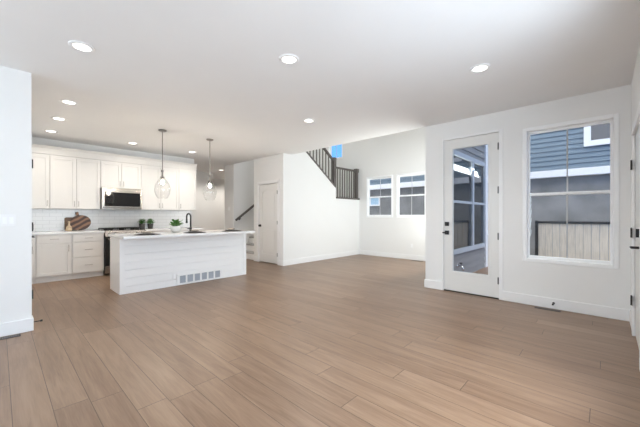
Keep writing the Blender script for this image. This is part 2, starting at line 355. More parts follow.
# windows behind the camera
def plain_window(name, x0, x1, y0, y1, z0, z1, axis, label, n):
    t = thing(name, ((x0 + x1) / 2, (y0 + y1) / 2, z0), label, 'window', None, 'structure'); f = .06; b = MB()
    if axis == 'y':
        b.box(x0, x0 + f, y0, y1, z0, z1); b.box(x1 - f, x1, y0, y1, z0, z1); b.box(x0 + f, x1 - f, y0, y1, z0, z0 + f); b.box(x0 + f, x1 - f, y0, y1, z1 - f, z1)
        for k in range(1, n): c = x0 + (x1 - x0) * k / n; b.box(c - .03, c + .03, y0, y1, z0 + f, z1 - f)
    else:
        b.box(x0, x1, y0, y0 + f, z0, z1); b.box(x0, x1, y1 - f, y1, z0, z1); b.box(x0, x1, y0 + f, y1 - f, z0, z0 + f); b.box(x0, x1, y0 + f, y1 - f, z1 - f, z1)
        for k in range(1, n): c = y0 + (y1 - y0) * k / n; b.box(x0, x1, c - .03, c + .03, z0 + f, z1 - f)
    b.build('window_frame', M['vinyl'], t)
    if axis == 'y': MB().box(x0 + f, x1 - f, (y0 + y1) / 2 - .002, (y0 + y1) / 2 + .002, z0 + f, z1 - f).build('glass_pane', M['glass'], t)
    else: MB().box((x0 + x1) / 2 - .002, (x0 + x1) / 2 + .002, y0 + f, y1 - f, z0 + f, z1 - f).build('glass_pane', M['glass'], t)
    return t
plain_window('window_5', -2.85, -.65, YS - .08, YS, .4, 2.4, 'y', 'wide bright window in the wall behind the camera', 3)
plain_window('added_window_9', .65, 2.85, YS - .08, YS, .4, 2.4, 'y', 'wide unseen window added for light in the wall to the right of the camera', 3)  # unseen opening added so the right-hand fill lamp can shine in
plain_window('window_6', LX - .08, LX, 1.95, 3.55, .4, 2.4, 'x', 'wide bright window in the wall left of the camera', 3)
plain_window('window_7', 5.5, 7.5, 2.15, 2.247, 3.95, 5.05, 'y', 'upper side window of the tall room', 3)

# ------------------------------------------------------------------ doors
def hinge(t, p, axis='z', r=.007, h=.10, plate=None):
    b = MB().tube([(p[0], p[1], p[2] - h / 2), (p[0], p[1], p[2] + h / 2)], r, 10)
    if plate: b.box(*plate)
    return b.build('hinge', M['black'], t)
t = struct(thing('door_1', (D, 1.54, 0), '', 'door'), 'tall white glazed patio door with black deadbolt and lever', 'door')
b = MB(); b.box(D - .012, D + .16, DY0 - .03, DY0 + .022, 0, DZ + .01); b.box(D - .012, D + .16, DY1 - .018, DY1 + .006, 0, DZ + .01); b.box(D - .012, D + .16, DY0 + .022, DY1 - .018, DZ - .022, DZ + .01)
b.build('door_frame', M['trim'], t, bevel=.003)
MB().box(D + .0, D + .16, DY0 + .022, DY1 - .018, -.0, .012).build('threshold', M['vent_dark'], t)
gy0, gy1, gz0, gz1 = 1.275, 1.805, .325, 2.30
s0, s1 = DY0 + .026, DY1 - .022
b = MB(); wall_x(b, D + .008, D + .052, s0, s1, .018, DZ - .026, [(gy0, gy1, gz0, gz1)])
sl = b.build('door_slab', M['door'], t)
b = MB()
for xa, xb in ((D + .0, D + .010), (D + .050, D + .06)):
    b.box(xa, xb, gy0 - .03, gy0 + .006, gz0 - .03, gz1 + .03); b.box(xa, xb, gy1 - .006, gy1 + .03, gz0 - .03, gz1 + .03)
    b.box(xa, xb, gy0 + .006, gy1 - .006, gz0 - .03, gz0 + .006); b.box(xa, xb, gy0 + .006, gy1 - .006, gz1 - .006, gz1 + .03)
b.build('glazing_bead', M['door'], sl, bevel=.003)
MB().box(D + .028, D + .032, gy0, gy1, gz0, gz1).build('glass_pane', M['glass'], sl)
for z in (.27, .92, 1.60, 2.24): hinge(t, (D - .004, DY0 + .024, z), plate=(D - .003, D + .007, DY0 + .006, DY0 + .040, z - .05, z + .05))
ly = 1.885
MB().box(D - .010, D + .008, ly - .032, ly + .032, 1.055, 1.12).box(D - .024, D - .01, ly - .006, ly + .006, 1.07, 1.105).build('deadbolt', M['black'], t, bevel=.003)
MB().box(D - .010, D + .008, ly - .032, ly + .032, .915, .98).tube([(D - .01, ly, .947), (D - .05, ly, .947)], .011).box(D - .058, D - .042, ly - .012, ly + .055, .937, .957).build('lever_handle', M['black'], t, bevel=.003)

# closet door (2 panels, arched top panel)
t = struct(thing('door_2', (4.75, 6.31, 0), '', 'door'), 'white two panel closet door with small black knob', 'door')
c0, c1 = 5.90, 6.72
b = MB(); b.box(4.735, 4.75, c0 - .06, c0 + .012, 0, 2.115); b.box(4.735, 4.75, c1 - .012, c1 + .06, 0, 2.115); b.box(4.735, 4.75, c0 + .012, c1 - .012, 2.04, 2.115)
b.box(4.75, 4.87, c0, c0 + .012, 0, 2.05); b.box(4.75, 4.87, c1 - .012, c1, 0, 2.05); b.box(4.75, 4.87, c0 + .012, c1 - .012, 2.035, 2.05)
b.build('door_casing', M['trim'], t, bevel=.003)
b = MB(); wall_x(b, 4.765, 4.79, c0 + .018, c1 - .018, .02, .99, [(c0 + .13, c1 - .13, .23, .91)])
wall_x(b, 4.765, 4.79, c0 + .018, c1 - .018, .99, 2.028, [(c0 + .13, c1 - .13, 1.07, 1.89)])
b.box(4.782, 4.79, c0 + .129, c1 - .129, .229, .911); b.box(4.782, 4.79, c0 + .129, c1 - .129, 1.069, 1.891)
A0, A1 = c0 + .13, c1 - .13
for side in (0, 1):       # the arched head of the top panel
    pts = [(A0 + (A1 - A0) * k / 20, 1.83 + .06 * math.sin(PI * k / 20)) for k in (range(0, 11) if side == 0 else range(10, 21))]
    b.prism(pts + ([((A0 + A1) / 2, 1.891), (A0, 1.891)] if side == 0 else [(A1, 1.891), ((A0 + A1) / 2, 1.8905)]), 'x', 4.765, 4.783)
b.build('door_slab', M['door'], t)
MB().box(4.770, 4.783, A0 + .045, A1 - .045, .275, .865).build('raised_panel', M['door'], t, bevel=.008)
pts = [(A0 + .045, 1.115), (A1 - .045, 1.115)] + [(A1 - .045 + (A0 - A1 + .09) * k / 16, 1.80 + .045 * math.sin(PI * k / 16)) for k in range(17)]
MB().prism(pts, 'x', 4.770, 4.783).build('raised_panel', M['door'], t, bevel=.008)
MB().tube([(4.762, c1 - .075, .96), (4.73, c1 - .075, .96)], .011).tube([(4.738, c1 - .075, .96), (4.728, c1 - .075, .96), (4.712, c1 - .075, .96), (4.700, c1 - .075, .96)], [.018, .030, .031, .020], 20).tube([(4.762, c1 - .075, .96), (4.756, c1 - .075, .96)], .033, 20).build('door_knob', M['black'], t, smooth=False)
for z in (.25, 1.05, 1.80): hinge(t, (4.733, c0 + .013, z), h=.09)

# entry door at right edge
t = struct(thing('door_3', (4.0, YS, 0), '', 'door'), 'white entry door seen edge-on at right edge with black lever', 'door')
b = MB(); b.box(4.43, 4.50, YS, YS + .02, 0, 2.13); b.box(3.44, 3.51, YS, YS + .02, 0, 2.13); b.box(3.51, 4.43, YS, YS + .02, 2.045, 2.13)
b.box(3.50, 3.512, YS - .16, YS, 0, 2.06); b.box(4.438, 4.45, YS - .16, YS, 0, 2.06); b.box(3.512, 4.438, YS - .16, YS, 2.047, 2.06)
b.build('door_casing', M['trim'], t, bevel=.003)
MB().box(3.515, 4.435, YS - .05, YS - .004, .01, 2.044).build('door_slab', M['door'], t, bevel=.002)
for z in (.36, 1.05, 1.74): hinge(t, (4.437, YS + .024, z), r=.008, plate=(4.405, 4.47, YS + .019, YS + .023, z - .05, z + .05))
MB().tube([(3.60, YS - .004, 1.08), (3.60, YS + .012, 1.08)], .032, 20).box(3.592, 3.608, YS + .012, YS + .035, 1.045, 1.115).build('deadbolt', M['black'], t)
MB().tube([(3.60, YS - .004, .96), (3.60, YS + .010, .96)], .032, 20).tube([(3.60, YS + .01, .96), (3.60, YS + .062, .96)], .011).tube([(3.60, YS + .058, .96), (3.72, YS + .058, .955)], .010).build('lever_handle', M['black'], t)

# door behind the left wall, seen edge-on
t = struct(thing('door_4', (.245, 5.07, 0), '', 'door'), 'door hidden behind the left wall, only black hardware showing', 'door')
b = MB(); b.box(.245, .254, 4.57, 4.64, 0, 2.12); b.box(.245, .254, 5.50, 5.57, 0, 2.12); b.box(.245, .254, 4.64, 5.50, 2.05, 2.12)
b.box(.125, .245, 4.62, 4.632, 0, 2.06); b.box(.125, .245, 5.508, 5.52, 0, 2.06); b.box(.125, .245, 4.632, 5.508, 2.048, 2.06)
b.build('door_casing', M['trim'], t)
MB().box(.195, .238, 4.636, 5.504, .01, 2.045).build('door_slab', M['door'], t)
for z in (.35, 1.10, 1.80): hinge(t, (.263, 4.638, z), r=.007, plate=(.236, .262, 4.632, 4.66, z - .045, z + .045))
MB().tube([(.238, 5.43, 1.075), (.262, 5.43, 1.075)], .032, 20).box(.262, .318, 5.422, 5.438, 1.04, 1.11).build('deadbolt', M['black'], t)
MB().tube([(.238, 5.43, .95), (.31, 5.43, .95)], .012).tube([(.238, 5.43, .95), (.25, 5.43, .95)], .032, 20).tube([(.315, 5.435, .95), (.315, 5.32, .95)], .009).build('lever_handle', M['black'], t)

# ------------------------------------------------------------------ stairs
st = thing('staircase', (4.85, 7.4, 0), 'carpeted staircase rising behind the closet wall, first steps visible past island', 'staircase')
n = 9; ris = 1.71 / n; run = .235
for i in range(n - 1):
    x0 = 4.83 + run * i
    MB().box(x0, x0 + run + .02, 6.935, 7.975, ris * i if i else 0, ris * (i + 1) - .03).build('riser', M['trim'], st)
    MB().box(x0 - .02, x0 + run + .02, 6.935, 7.975, ris * (i + 1) - .03, ris * (i + 1)).build('tread', M['carpet'], st, bevel=.01)
MB().box(4.83 + run * (n - 1), E, 5.825, 7.975, 1.58, 1.71).build('landing', M['carpet'], st, bevel=.005)
ur = (3.05 - 1.71) / 7
for i in range(6):
    x1 = 6.70 - .235 * i
    MB().box(x1 - .255, x1, 5.825, 6.825, 1.71 + ur * i - .12, 1.71 + ur * (i + 1)).build('upper_step', M['carpet'], st, bevel=.01)

rl = thing('stair_railing', (6.72, YN + .06, 1.72), 'dark sloping stair railing running up under the ceiling from the corner post', 'railing')
yc = YN + .06
def zs(x): return 2.02 + (6.72 - x) * .72
MB().bar((6.70, yc, zs(6.70) + .02), (5.02, yc, zs(5.02) + .02), .15, .045).build('base_cap', M['rail'], rl, bevel=.004)
MB().bar((6.70, yc, zs(6.70) + .77), (5.25, yc, zs(5.25) + .77), .06, .055).build('handrail', M['rail'], rl, bevel=.006)
x = 6.60
while x > 5.1:
    MB().box(x - .011, x + .011, yc - .011, yc + .011, zs(x) + .03, zs(x) + .76).build('baluster', M['rail'], rl); x -= .125
b = MB().box(6.66, 6.76, yc - .05, yc + .05, 1.72, 2.86).box(6.645, 6.775, yc - .065, yc + .065, 2.86, 2.885).box(6.66, 6.76, yc - .05, yc + .05, 2.885, 2.91)
b.build('newel_post', M['rail'], rl, bevel=.006)
rl = thing('landing_railing', (7.3, YN + .06, 1.72), 'dark level railing with square end post along the stair landing', 'railing')
MB().box(6.762, E - .001, YN - .02, YN + .14, 1.72, 1.77).build('base_cap', M['rail'], rl, bevel=.004)
MB().box(6.762, 7.745, yc - .03, yc + .03, 2.60, 2.655).build('handrail', M['rail'], rl, bevel=.006)
for k in range(8):
    x = 6.87 + k * .112; MB().box(x - .011, x + .011, yc - .011, yc + .011, 1.771, 2.60).build('baluster', M['rail'], rl)
MB().box(7.745, 7.835, yc - .045, yc + .045, 1.771, 2.70).box(7.73, 7.85, yc - .06, yc + .06, 2.58, 2.70).build('newel_post', M['rail'], rl, bevel=.006)
wr = thing('wall_handrail', (5.1, 7.95, 1.0), 'dark sloping handrail on the grey wall above the first steps', 'handrail')
MB().bar((4.79, 7.91, 1.085), (6.6, 7.91, 1.085 + 1.81 * .716), .045, .06).build('rail', M['rail'], wr, bevel=.008)
for x in (4.95, 5.75, 6.5):
    z = 1.085 + (x - 4.79) * .716; MB().tube([(x, 7.98, z - .08), (x, 7.93, z - .08), (x, 7.91, z - .02)], .008, 8).tube([(x, 7.98, z - .08), (x, 7.975, z - .08)], .03, 16).build('bracket', M['black'], wr)

# ------------------------------------------------------------------ kitchen cabinets
def shaker(b, x0, x1, y, z0, z1, fr=.055, th=.020):
    """shaker front facing -y, outer face at y"""
    b.box(x0, x0 + fr, y, y + th, z0, z1); b.box(x1 - fr, x1, y, y + th, z0, z1)
    b.box(x0 + fr, x1 - fr, y, y + th, z0, z0 + fr); b.box(x0 + fr, x1 - fr, y, y + th, z1 - fr, z1)
    b.box(x0 + fr, x1 - fr, y + .010, y + th, z0 + fr, z1 - fr)
def pull(p, x, y, z, horiz, ln=.13):
    b = MB(); r = .0055
    if horiz: b.tube([(x - ln / 2, y - .030, z), (x + ln / 2, y - .030, z)], r, 8); ends = [(x - ln * .38, z), (x + ln * .38, z)]
    else: b.tube([(x, y - .030, z - ln / 2), (x, y - .030, z + ln / 2)], r, 8); ends = [(x, z - ln * .38), (x, z + ln * .38)]
    for a, c in ends: b.tube([(a, y - .030, c), (a, y, c)], r * .9, 8)
    return b.build('handle', M['nickel'], p)
UF = 7.72
def upper(x0, x1, z0, z1, doors, label, hside, depth_y=UF):
    t = thing('upper_cabinet', ((x0 + x1) / 2, K, z0), label, 'cabinet', 'white kitchen wall cabinets')
    MB().box(x0, x1, depth_y + .021, K - .015, z0, z1 + .02).build('body', M['cab'], t)
    wd = (x1 - x0) / doors
    for i in range(doors):
        b = MB(); a, c = x0 + wd * i + .004, x0 + wd * (i + 1) - .004
        shaker(b, a, c, depth_y, z0 + .004, z1 - .004); d = b.build('door', M['cab'], t, bevel=.0015)
        s = hside[i]; hx = c - .03 if s == 'r' else a + .03
        pull(d, hx, depth_y, z0 + .10, False, .11)
    return t
upper(.25, .678, 1.358, 2.37, 1, 'white wall cabinet cut by the left wall edge', ['r'])
upper(.68, 1.478, 1.358, 2.37, 2, 'tall two door white wall cabinet left of the microwave', ['r', 'l'])
upper(1.48, 2.238, 1.815, 2.37, 2, 'short two door white wall cabinet directly above the microwave', ['r', 'l'])
upper(2.24, 3.083, 1.358, 2.37, 2, 'tall two door white wall cabinet right of the microwave', ['r', 'l'])
upper(3.085, 3.53, 1.358, 2.37, 1, 'single door white wall cabinet at the right end of the row', ['l'])
b = MB().box(.25, 3.53, UF + .005, K - .015, 2.391, 2.50)
b.prism([(UF + .005, 2.50), (UF - .025, 2.55), (K - .015, 2.55), (K - .015, 2.50)], 'x', .25, 3.54)
tag(b.build('crown_moulding', M['cab'], bevel=.003), 'white crown moulding along the top of the wall cabinets', 'moulding')

BF = 7.40
def base(x0, x1, layout, label, handle='r'):
    t = thing('base_cabinet', ((x0 + x1) / 2, K, 0), label, 'cabinet', 'white kitchen base cabinets')
    MB().box(x0, x1, BF + .021, K - .015, .105, .874).build('body', M['cab'], t)
    MB().box(x0, x1, BF + .07, K - .01, 0, .105).build('toe_kick', M['cab'], t)
    a, c = x0 + .012, x1 - .012
    if layout == 'door':
        d = MB().box(a, c, BF, BF + .02, .715, .862).build('drawer', M['cab'], t, bevel=.002); pull(d, (a + c) / 2, BF, .79, True)
        b = MB(); shaker(b, a, c, BF, .118, .70); d = b.build('door', M['cab'], t, bevel=.0015); pull(d, c - .035 if handle == 'r' else a + .035, BF, .61, False)
    else:
        for z0, z1 in ((.715, .862), (.425, .70), (.118, .41)):
            d = MB().box(a, c, BF, BF + .02, z0, z1).build('drawer', M['cab'], t, bevel=.002); pull(d, (a + c) / 2, BF, (z0 + z1) / 2 + .0, True)
    return t
base(.25, .462, 'door', 'narrow white base cabinet touching the left wall edge')
base(.464, .966, 'door', 'white base cabinet with one drawer over a shaker door')
base(.968, 1.478, 'drawers', 'white base cabinet with three stacked drawers beside the stove')
base(2.242, 2.90, 'door', 'white base cabinet just right of the stove, behind the island', 'l')
base(2.902, 3.53, 'drawers', 'white base cabinet at the right end, behind the island')
tag(MB().box(.25, 1.480, BF - .03, K, .876, .915).build('countertop', M['quartz'], bevel=.003), 'white quartz countertop left of the stove under the cutting boards', 'countertop')
tag(MB().box(2.240, 3.555, BF - .03, K, .876, .915).build('countertop', M['quartz'], bevel=.003), 'white quartz countertop right of the stove behind the island', 'countertop')
tag(MB().box(.25, 3.53, K - .012, K - .001, .916, 1.357).box(1.481, 2.237, K - .012, K - .001, 1.357, 1.814).build('backsplash', M['tile']), 'white subway tile backsplash between counter and wall cabinets', 'backsplash')

# stove
t = thing('stove', (1.86, 7.7, 0), 'black and stainless gas stove half hidden behind the island', 'stove')
MB().box(1.487, 2.233, BF + .01, 8.03, .02, .905).build('body', M['black'], t)
MB().box(1.487, 2.233, BF - .045, BF + .009, .04, .20).build('storage_drawer', M['steel'], t, bevel=.004)
d = MB().box(1.487, 2.233, BF - .05, BF + .009, .205, .79).build('oven_door', M['blackglass'], t, bevel=.006)
MB().tube([(1.53, BF - .10, .745), (2.19, BF - .10, .745)], .013).tube([(1.56, BF - .10, .745), (1.56, BF - .05, .745)], .009).tube([(2.16, BF - .10, .745), (2.16, BF - .05, .745)], .009).build('handle', M['steel'], d)
MB().prism([(BF - .055, .795), (BF + .009, .795), (BF + .009, .915), (BF - .03, .915)], 'x', 1.487, 2.233).build('control_panel', M['steel'], t, bevel=.003)
for x in (1.56, 1.66, 1.86, 2.06, 2.16): MB().tube([(x, BF - .045, .855), (x, BF - .085, .850)], .022, 20).build('knob', M['steel'], t, bevel=.002)
MB().box(1.485, 2.235, BF + .01, 8.03, .906, .922).build('cooktop', M['blackglass'], t, bevel=.003)
for x0 in (1.50, 1.75, 2.00):
    b = MB(); x1 = x0 + .225
    for y in (7.45, 7.60, 7.86, 8.0): b.box(x0, x1, y - .006, y + .006, .944, .958)
    for x in (x0, (x0 + x1) / 2, x1): b.box(x - .006, x + .006, 7.444, 8.006, .944, .958)
    for x in (x0, x1):
        for y in (7.45, 8.0): b.box(x - .006, x + .006, y - .006, y + .006, .922, .944)
    b.build('grate', M['iron'], t)
for x, y in ((1.61, 7.56), (1.61, 7.88), (1.86, 7.72), (2.11, 7.56), (2.11, 7.88)): MB().lathe((x, y, .922), [(0, 0), (.045, 0), (.045, .012), (.03, .018), (0, .018)], 20).build('burner', M['iron'], t)

# microwave
MF = 7.64
t = thing('microwave', (1.86, K, 1.361), 'stainless microwave with black glass front mounted under the cabinets', 'microwave')
MB().box(1.484, 2.236, MF + .03, 8.035, 1.361, 1.814).build('body', M['steel'], t, bevel=.003)
d = MB().box(1.484, 2.236, MF, MF + .029, 1.376, 1.741).build('door', M['steel'], t, bevel=.004)
MB().box(1.53, 2.20, MF - .004, MF, 1.421, 1.721).build('glass_front', M['blackglass'], d, bevel=.003)
b = MB().box(1.484, 2.236, MF + .002, MF + .029, 1.746, 1.814)
b.build('vent_strip', M['steel'], t, bevel=.003)
MB().tube([(1.51, MF - .035, 1.401), (2.21, MF - .035, 1.401)], .009).tube([(1.53, MF - .035, 1.401), (1.53, MF, 1.401)], .007).tube([(2.19, MF - .035, 1.401), (2.19, MF, 1.401)], .007).build('handle', M['steel'], d)

# ------------------------------------------------------------------ island
IX0, IX1, IY0, IY1 = 1.285, 3.545, 5.45, 6.03
t = thing('kitchen_island', ((IX0 + IX1) / 2, 5.75, 0), 'long white shiplap kitchen island facing the room', 'kitchen island')
MB().box(IX0 + .02, IX1 - .02, IY0 + .022, IY1 - .0, .09, .66).box(IX0 + .02, IX1 - .02, IY0 + .022, IY0 + .12, .66, .874).box(IX0 + .02, 2.05, IY0 + .12, IY1, .66, .874).box(2.75, IX1 - .02, IY0 + .12, IY1, .66, .874).box(2.05, 2.75, IY1 - .03, IY1, .66, .874).box(IX0 + .02, IX1 - .02, IY0 + .022, IY1 - .07, 0, .09).build('body', M['trim'], t)
b = MB(); z = .115; bh = (.874 - .115) / 6
for k in range(6): b.box(IX0 + .07, IX1 - .07, IY0 + .008, IY0 + .021, z + bh * k + .003, z + bh * (k + 1) - .003)
b.build('shiplap_front', M['trim'], t, bevel=.003)
b = MB().box(IX0, IX0 + .07, IY0, IY0 + .021, 0, .874).box(IX1 - .07, IX1, IY0, IY0 + .021, 0, .874).box(IX0 + .07, IX1 - .07, IY0 + .001, IY0 + .021, 0, .112)
b.build('corner_trim', M['trim'], t, bevel=.003)
for xa, xb in ((IX0, IX0 + .02), (IX1 - .02, IX1)): MB().box(xa, xb, IY0 + .021, IY1, 0 if xa > 2 else .0, .874).build('end_panel', M['trim'], t, bevel=.002)
wd = (IX1 - IX0 - .04) / 4
for k in range(4):
    b = MB(); sb = MB(); shaker(sb, IX0 + .02 + wd * k + .004, IX0 + .02 + wd * (k + 1) - .004, 0, .11, .86)
    b.add([(v[0], IY1 + .021 - v[1], v[2]) for v in sb.v], sb.f); b.build('door', M['cab'], t)
ct = MB().box(1.265, 2.10, 5.15, 6.075, .876, .915).box(2.70, 3.56, 5.15, 6.075, .876, .915).box(2.10, 2.70, 5.15, 5.72, .876, .915).box(2.10, 2.70, 6.02, 6.075, .876, .915)
tag(ct.build('countertop', M['quartz']), 'long white quartz countertop on top of the shiplap island', 'countertop')
b = MB().box(2.085, 2.10, 5.705, 6.0, .68, .875).box(2.70, 2.715, 5.705, 6.0, .68, .875).box(2.10, 2.70, 5.705, 5.72, .68, .875).box(2.10, 2.70, 5.985, 6.0, .68, .875).box(2.10, 2.70, 5.72, 5.985, .68, .69)
tag(b.build('sink', M['steel']), 'stainless undermount sink in the island behind the black faucet', 'sink')
t = thing('faucet', (2.48, 5.67, .915), 'tall matte black gooseneck faucet on the island', 'faucet')
fx, fy = 2.48, 5.67
MB().lathe((fx, fy, .915), [(0, 0), (.028, 0), (.028, .012), (.022, .02), (.021, .09), (.015, .1), (0, .1)], 20).build('base', M['black'], t)
dv = Vector((-.45, .9, 0)).normalized(); pts = [Vector((fx, fy, 1.0)), Vector((fx, fy, 1.18))]
for k in range(1, 13): a = PI * k / 12; pts.append(Vector((fx, fy, 1.20)) + dv * .045 * (1 - math.cos(a)) + Vector((0, 0, .06 * math.sin(a))))
pts.append(pts[-1] + Vector((0, 0, -.04))); MB().tube(pts, .0145, 12).build('spout', M['black'], t, smooth=True)
p = pts[-1]; MB().tube([p + Vector((0, 0, .0)), p + Vector((0, 0, -.08))], [.016, .019], 14).build('spray_head', M['black'], t)
MB().tube([(fx - .02, fy, .98), (fx - .055, fy, .985)], .010).tube([(fx - .05, fy, .985), (fx - .10, fy - .01, 1.0)], .006).build('lever', M['black'], t)

# return air grille on island front
t = thing('air_grille', (2.57, IY0, .01), 'white return air grille with six grey panels low on island front', 'vent')
gx0, gx1 = 2.16, 2.98; cw = (gx1 - gx0 - .03) / 6; b = MB()
b.box(gx0 - .02, gx1 + .02, IY0 - .018, IY0 - .001, .006, .035); b.box(gx0 - .02, gx1 + .02, IY0 - .018, IY0 - .001, .165, .20); b.box(gx0 - .02, gx0, IY0 - .018, IY0 - .001, .035, .165); b.box(gx1, gx1 + .02, IY0 - .018, IY0 - .001, .035, .165)
for k in range(7): c = gx0 + .015 + cw * k; b.box(c - .015, c + .015, IY0 - .014, IY0 - .001, .035, .165)
b.build('grille_frame', M['trim'], t, bevel=.002)
for k in range(6):
    a = gx0 + .03 + cw * k; b = MB().box(a, a + cw - .03, IY0 - .003, IY0 - .001, .035, .165)
    for j in range(7): z = .04 + j * .0175; b.box(a, a + cw - .03, IY0 - .010, IY0 - .003, z, z + .006)
    b.build('louvre_panel', M['cell'], t)
def plate(name, label, cat, box, mats=M['trim'], bits=(), bname='switch'):
    o = thing(name, ((box[0] + box[1]) / 2, (box[2] + box[3]) / 2, box[4]), label, cat)
    MB().box(*box).build('cover_plate', mats, o, bevel=.002)
    for q in bits: MB().box(*q).build(bname, M['vinyl'], o, bevel=.001)
    return o
plate('power_outlet', 'small white outlet plate on island front left of the grille', 'outlet', (2.07, 2.13, IY0 - .006, IY0 - .001, .12, .225), bits=[(2.085, 2.115, IY0 - .009, IY0 - .006, .135, .168), (2.085, 2.115, IY0 - .009, IY0 - .006, .177, .21)], bname='socket')
plate('light_switch', 'white double switch plate on the wall at left edge', 'light switch', (.012, .130, 4.444, 4.45, 1.115, 1.235), bits=[(.032, .062, 4.440, 4.444, 1.14, 1.21), (.080, .110, 4.440, 4.444, 1.14, 1.21)])
plate('light_switch', 'white switch plate on the narrow wall left of the stair handrail', 'light switch', (4.754, 4.76, 8.18, 8.30, 1.37, 1.49), bits=[(4.750, 4.754, 8.20, 8.228, 1.395, 1.465), (4.750, 4.754, 8.252, 8.28, 1.395, 1.465)])
plate('power_outlet', 'white outlet on the far wall below the right small window', 'outlet', (E - .006, E, 3.88, 3.95, .33, .445), bits=[(E - .009, E - .006, 3.895, 3.935, .345, .38), (E - .009, E - .006, 3.895, 3.935, .392, .43)], bname='socket')

# floor registers and door stops
def register(x0, x1, y0, y1, label, along='y', n=12):
    o = thing('floor_register', ((x0 + x1) / 2, (y0 + y1) / 2, 0), label, 'floor vent')
    MB().box(x0, x1, y0, y1, .0005, .003).build('base_plate', M['vent_dark'], o)
    b = MB()
    if along == 'y':
        for k in range(n): c = y0 + .01 + (y1 - y0 - .02) * (k + .5) / n; b.box(x0 + .012, x1 - .012, c - .005, c + .005, .003, .006)
    else:
        for k in range(n): c = x0 + .01 + (x1 - x0 - .02) * (k + .5) / n; b.box(c - .005, c + .005, y0 + .012, y1 - .012, .003, .006)
    b.build('louvres', M['rail'], o)
register(4.88, 4.96, .42, .69, 'dark floor register below the tall window')
register(7.70, 7.78, 3.55, 3.85, 'dark floor register below the far right window')
register(-.08, .16, 4.33, 4.41, 'dark slotted floor register below the wall at left edge', 'x', 14)
def doorstop(p, d, label):
    o = thing('door_stop', p, label, 'door stop'); p = Vector(p); d = Vector(d)
    MB().tube([p, p + d * .006], .014, 14).tube([p, p + d * .075], .005, 10).build('rod', M['black'], o)
    MB().tube([p + d * .07, p + d * .09], .011, 12).build('tip', M['black'], o)
doorstop((D - BT, .50, .075), (-1, 0, 0), 'small black door stop on the baseboard under the tall window')
doorstop((.254, 4.60, .05), (1, 0, 0), 'small black door stop poking out past the left wall corner')

# ------------------------------------------------------------------ table settings on the island
for x, y, lab in ((1.66, 5.40, 'nearest the island left end'), (2.45, 5.42, 'in front of the black faucet'), (3.19, 5.44, 'nearest the island right end')):
    tag(MB().lathe((x, y, .9155), [(0, 0), (.185, 0), (.19, .002), (.185, .005), (0, .005)], 40).build('placemat', M['mat']), 'round dark woven placemat ' + lab, 'placemat', 'placemats on the island')
    tag(MB().lathe((x, y, .9208), [(0, 0), (.07, 0), (.118, .014), (.120, .017), (.115, .019), (.07, .006), (0, .006)], 40).build('dinner_plate', M['plate'], smooth=True), 'grey stoneware plate on the placemat ' + lab, 'plate', 'plates on the island')
    tag(MB().lathe((x, y, .9275), [(0, 0), (.035, 0), (.06, .015), (.078, .042), (.074, .042), (.056, .018), (.03, .006), (0, .006)], 32).build('bowl', M['bowl'], smooth=True), 'small beige stoneware bowl on the plate ' + lab, 'bowl', 'bowls on the island')

# plants
def leaf(b, p, d, ln, wd, droop=.3):
    p = Vector(p); d = Vector(d).normalized(); s = d.cross(Vector((0, 0, 1)))
    s = s.normalized() if s.length > .01 else Vector((1, 0, 0)); vs = []; fs = []
    for k, (u, w_) in enumerate(((0, .1), (.3, .8), (.6, 1), (.85, .6), (1, .02))):
        c = p + d * ln * u - Vector((0, 0, droop * ln * u * u)); up = Vector((0, 0, .12 * wd))
        vs += [c - s * wd * w_ / 2 + up, c, c + s * wd * w_ / 2 + up]
    for k in range(4):
        a = k * 3; fs += [(a, a + 1, a + 4, a + 3), (a + 1, a + 2, a + 5, a + 4)]
    b.add(vs, fs)
t = thing('leafy_plant', (2.27, 5.78, .915), 'broad leafed green plant in a white bowl left of the faucet', 'potted plant')
px, py_ = 2.27, 5.78
px = 2.25
MB().lathe((px, py_, .9155), [(0, 0), (.055, 0), (.085, .04), (.09, .09), (.088, .115), (.080, .115), (.08, .09), (0, .09)], 28).build('bowl', M['pot_white'], t, smooth=True)
MB().lathe((px, py_, 1.006), [(0, .005), (.079, .0)], 20).build('soil', M['soil'], t)
b = MB(); r_ = random.Random(3)
for k in range(60):
    a = r_.uniform(0, 2 * PI); el = r_.uniform(.55, 1.4); rr = r_.uniform(.0, .05)
    o0 = Vector((px + rr * math.cos(a), py_ + rr * math.sin(a), 1.01)); d = Vector((math.cos(a) * math.cos(el), math.sin(a) * math.cos(el), math.sin(el)))
    tip = o0 + d * r_.uniform(.04, .10); b.tube([o0, tip], .002, 5); leaf(b, tip, d + Vector((0, 0, -.15)), r_.uniform(.05, .085), r_.uniform(.04, .06))
b.build('leaves', M['leaf'], t)
for x, lab in ((2.285, 'small bushy herb in a dark pot next to the stove'), (2.46, 'small bushy herb in a dark pot right of its twin')):
    t = thing('potted_herb', (x, 7.80, .915), lab, 'potted plant', 'herb pots on the back counter')
    MB().lathe((x, 7.80, .9155), [(0, 0), (.05, 0), (.062, .10), (.062, .12), (.055, .12), (.055, .10), (0, .10)], 24).build('pot', M['pot_dark'], t)
    MB().lathe((x, 7.80, 1.018), [(0, .002), (.0545, 0)], 16).build('soil', M['soil'], t)
    b = MB()
    for k in range(220):
        a = r_.uniform(0, 2 * PI); el = r_.uniform(.15, 1.5); R_ = r_.uniform(.03, .10)
        c = Vector((x + R_ * .8 * math.cos(a) * math.cos(el) , 7.80 + R_ * math.sin(a) * math.cos(el), 1.035 + R_ * 1.15 * math.sin(el)))
        leaf(b, c, (math.cos(a), math.sin(a), r_.uniform(-.2, .8)), .035, .026)
        if k % 6 == 0: b.tube([(x, 7.80, 1.018), c], .0015, 4)
    b.build('leaves', M['herb'], t)

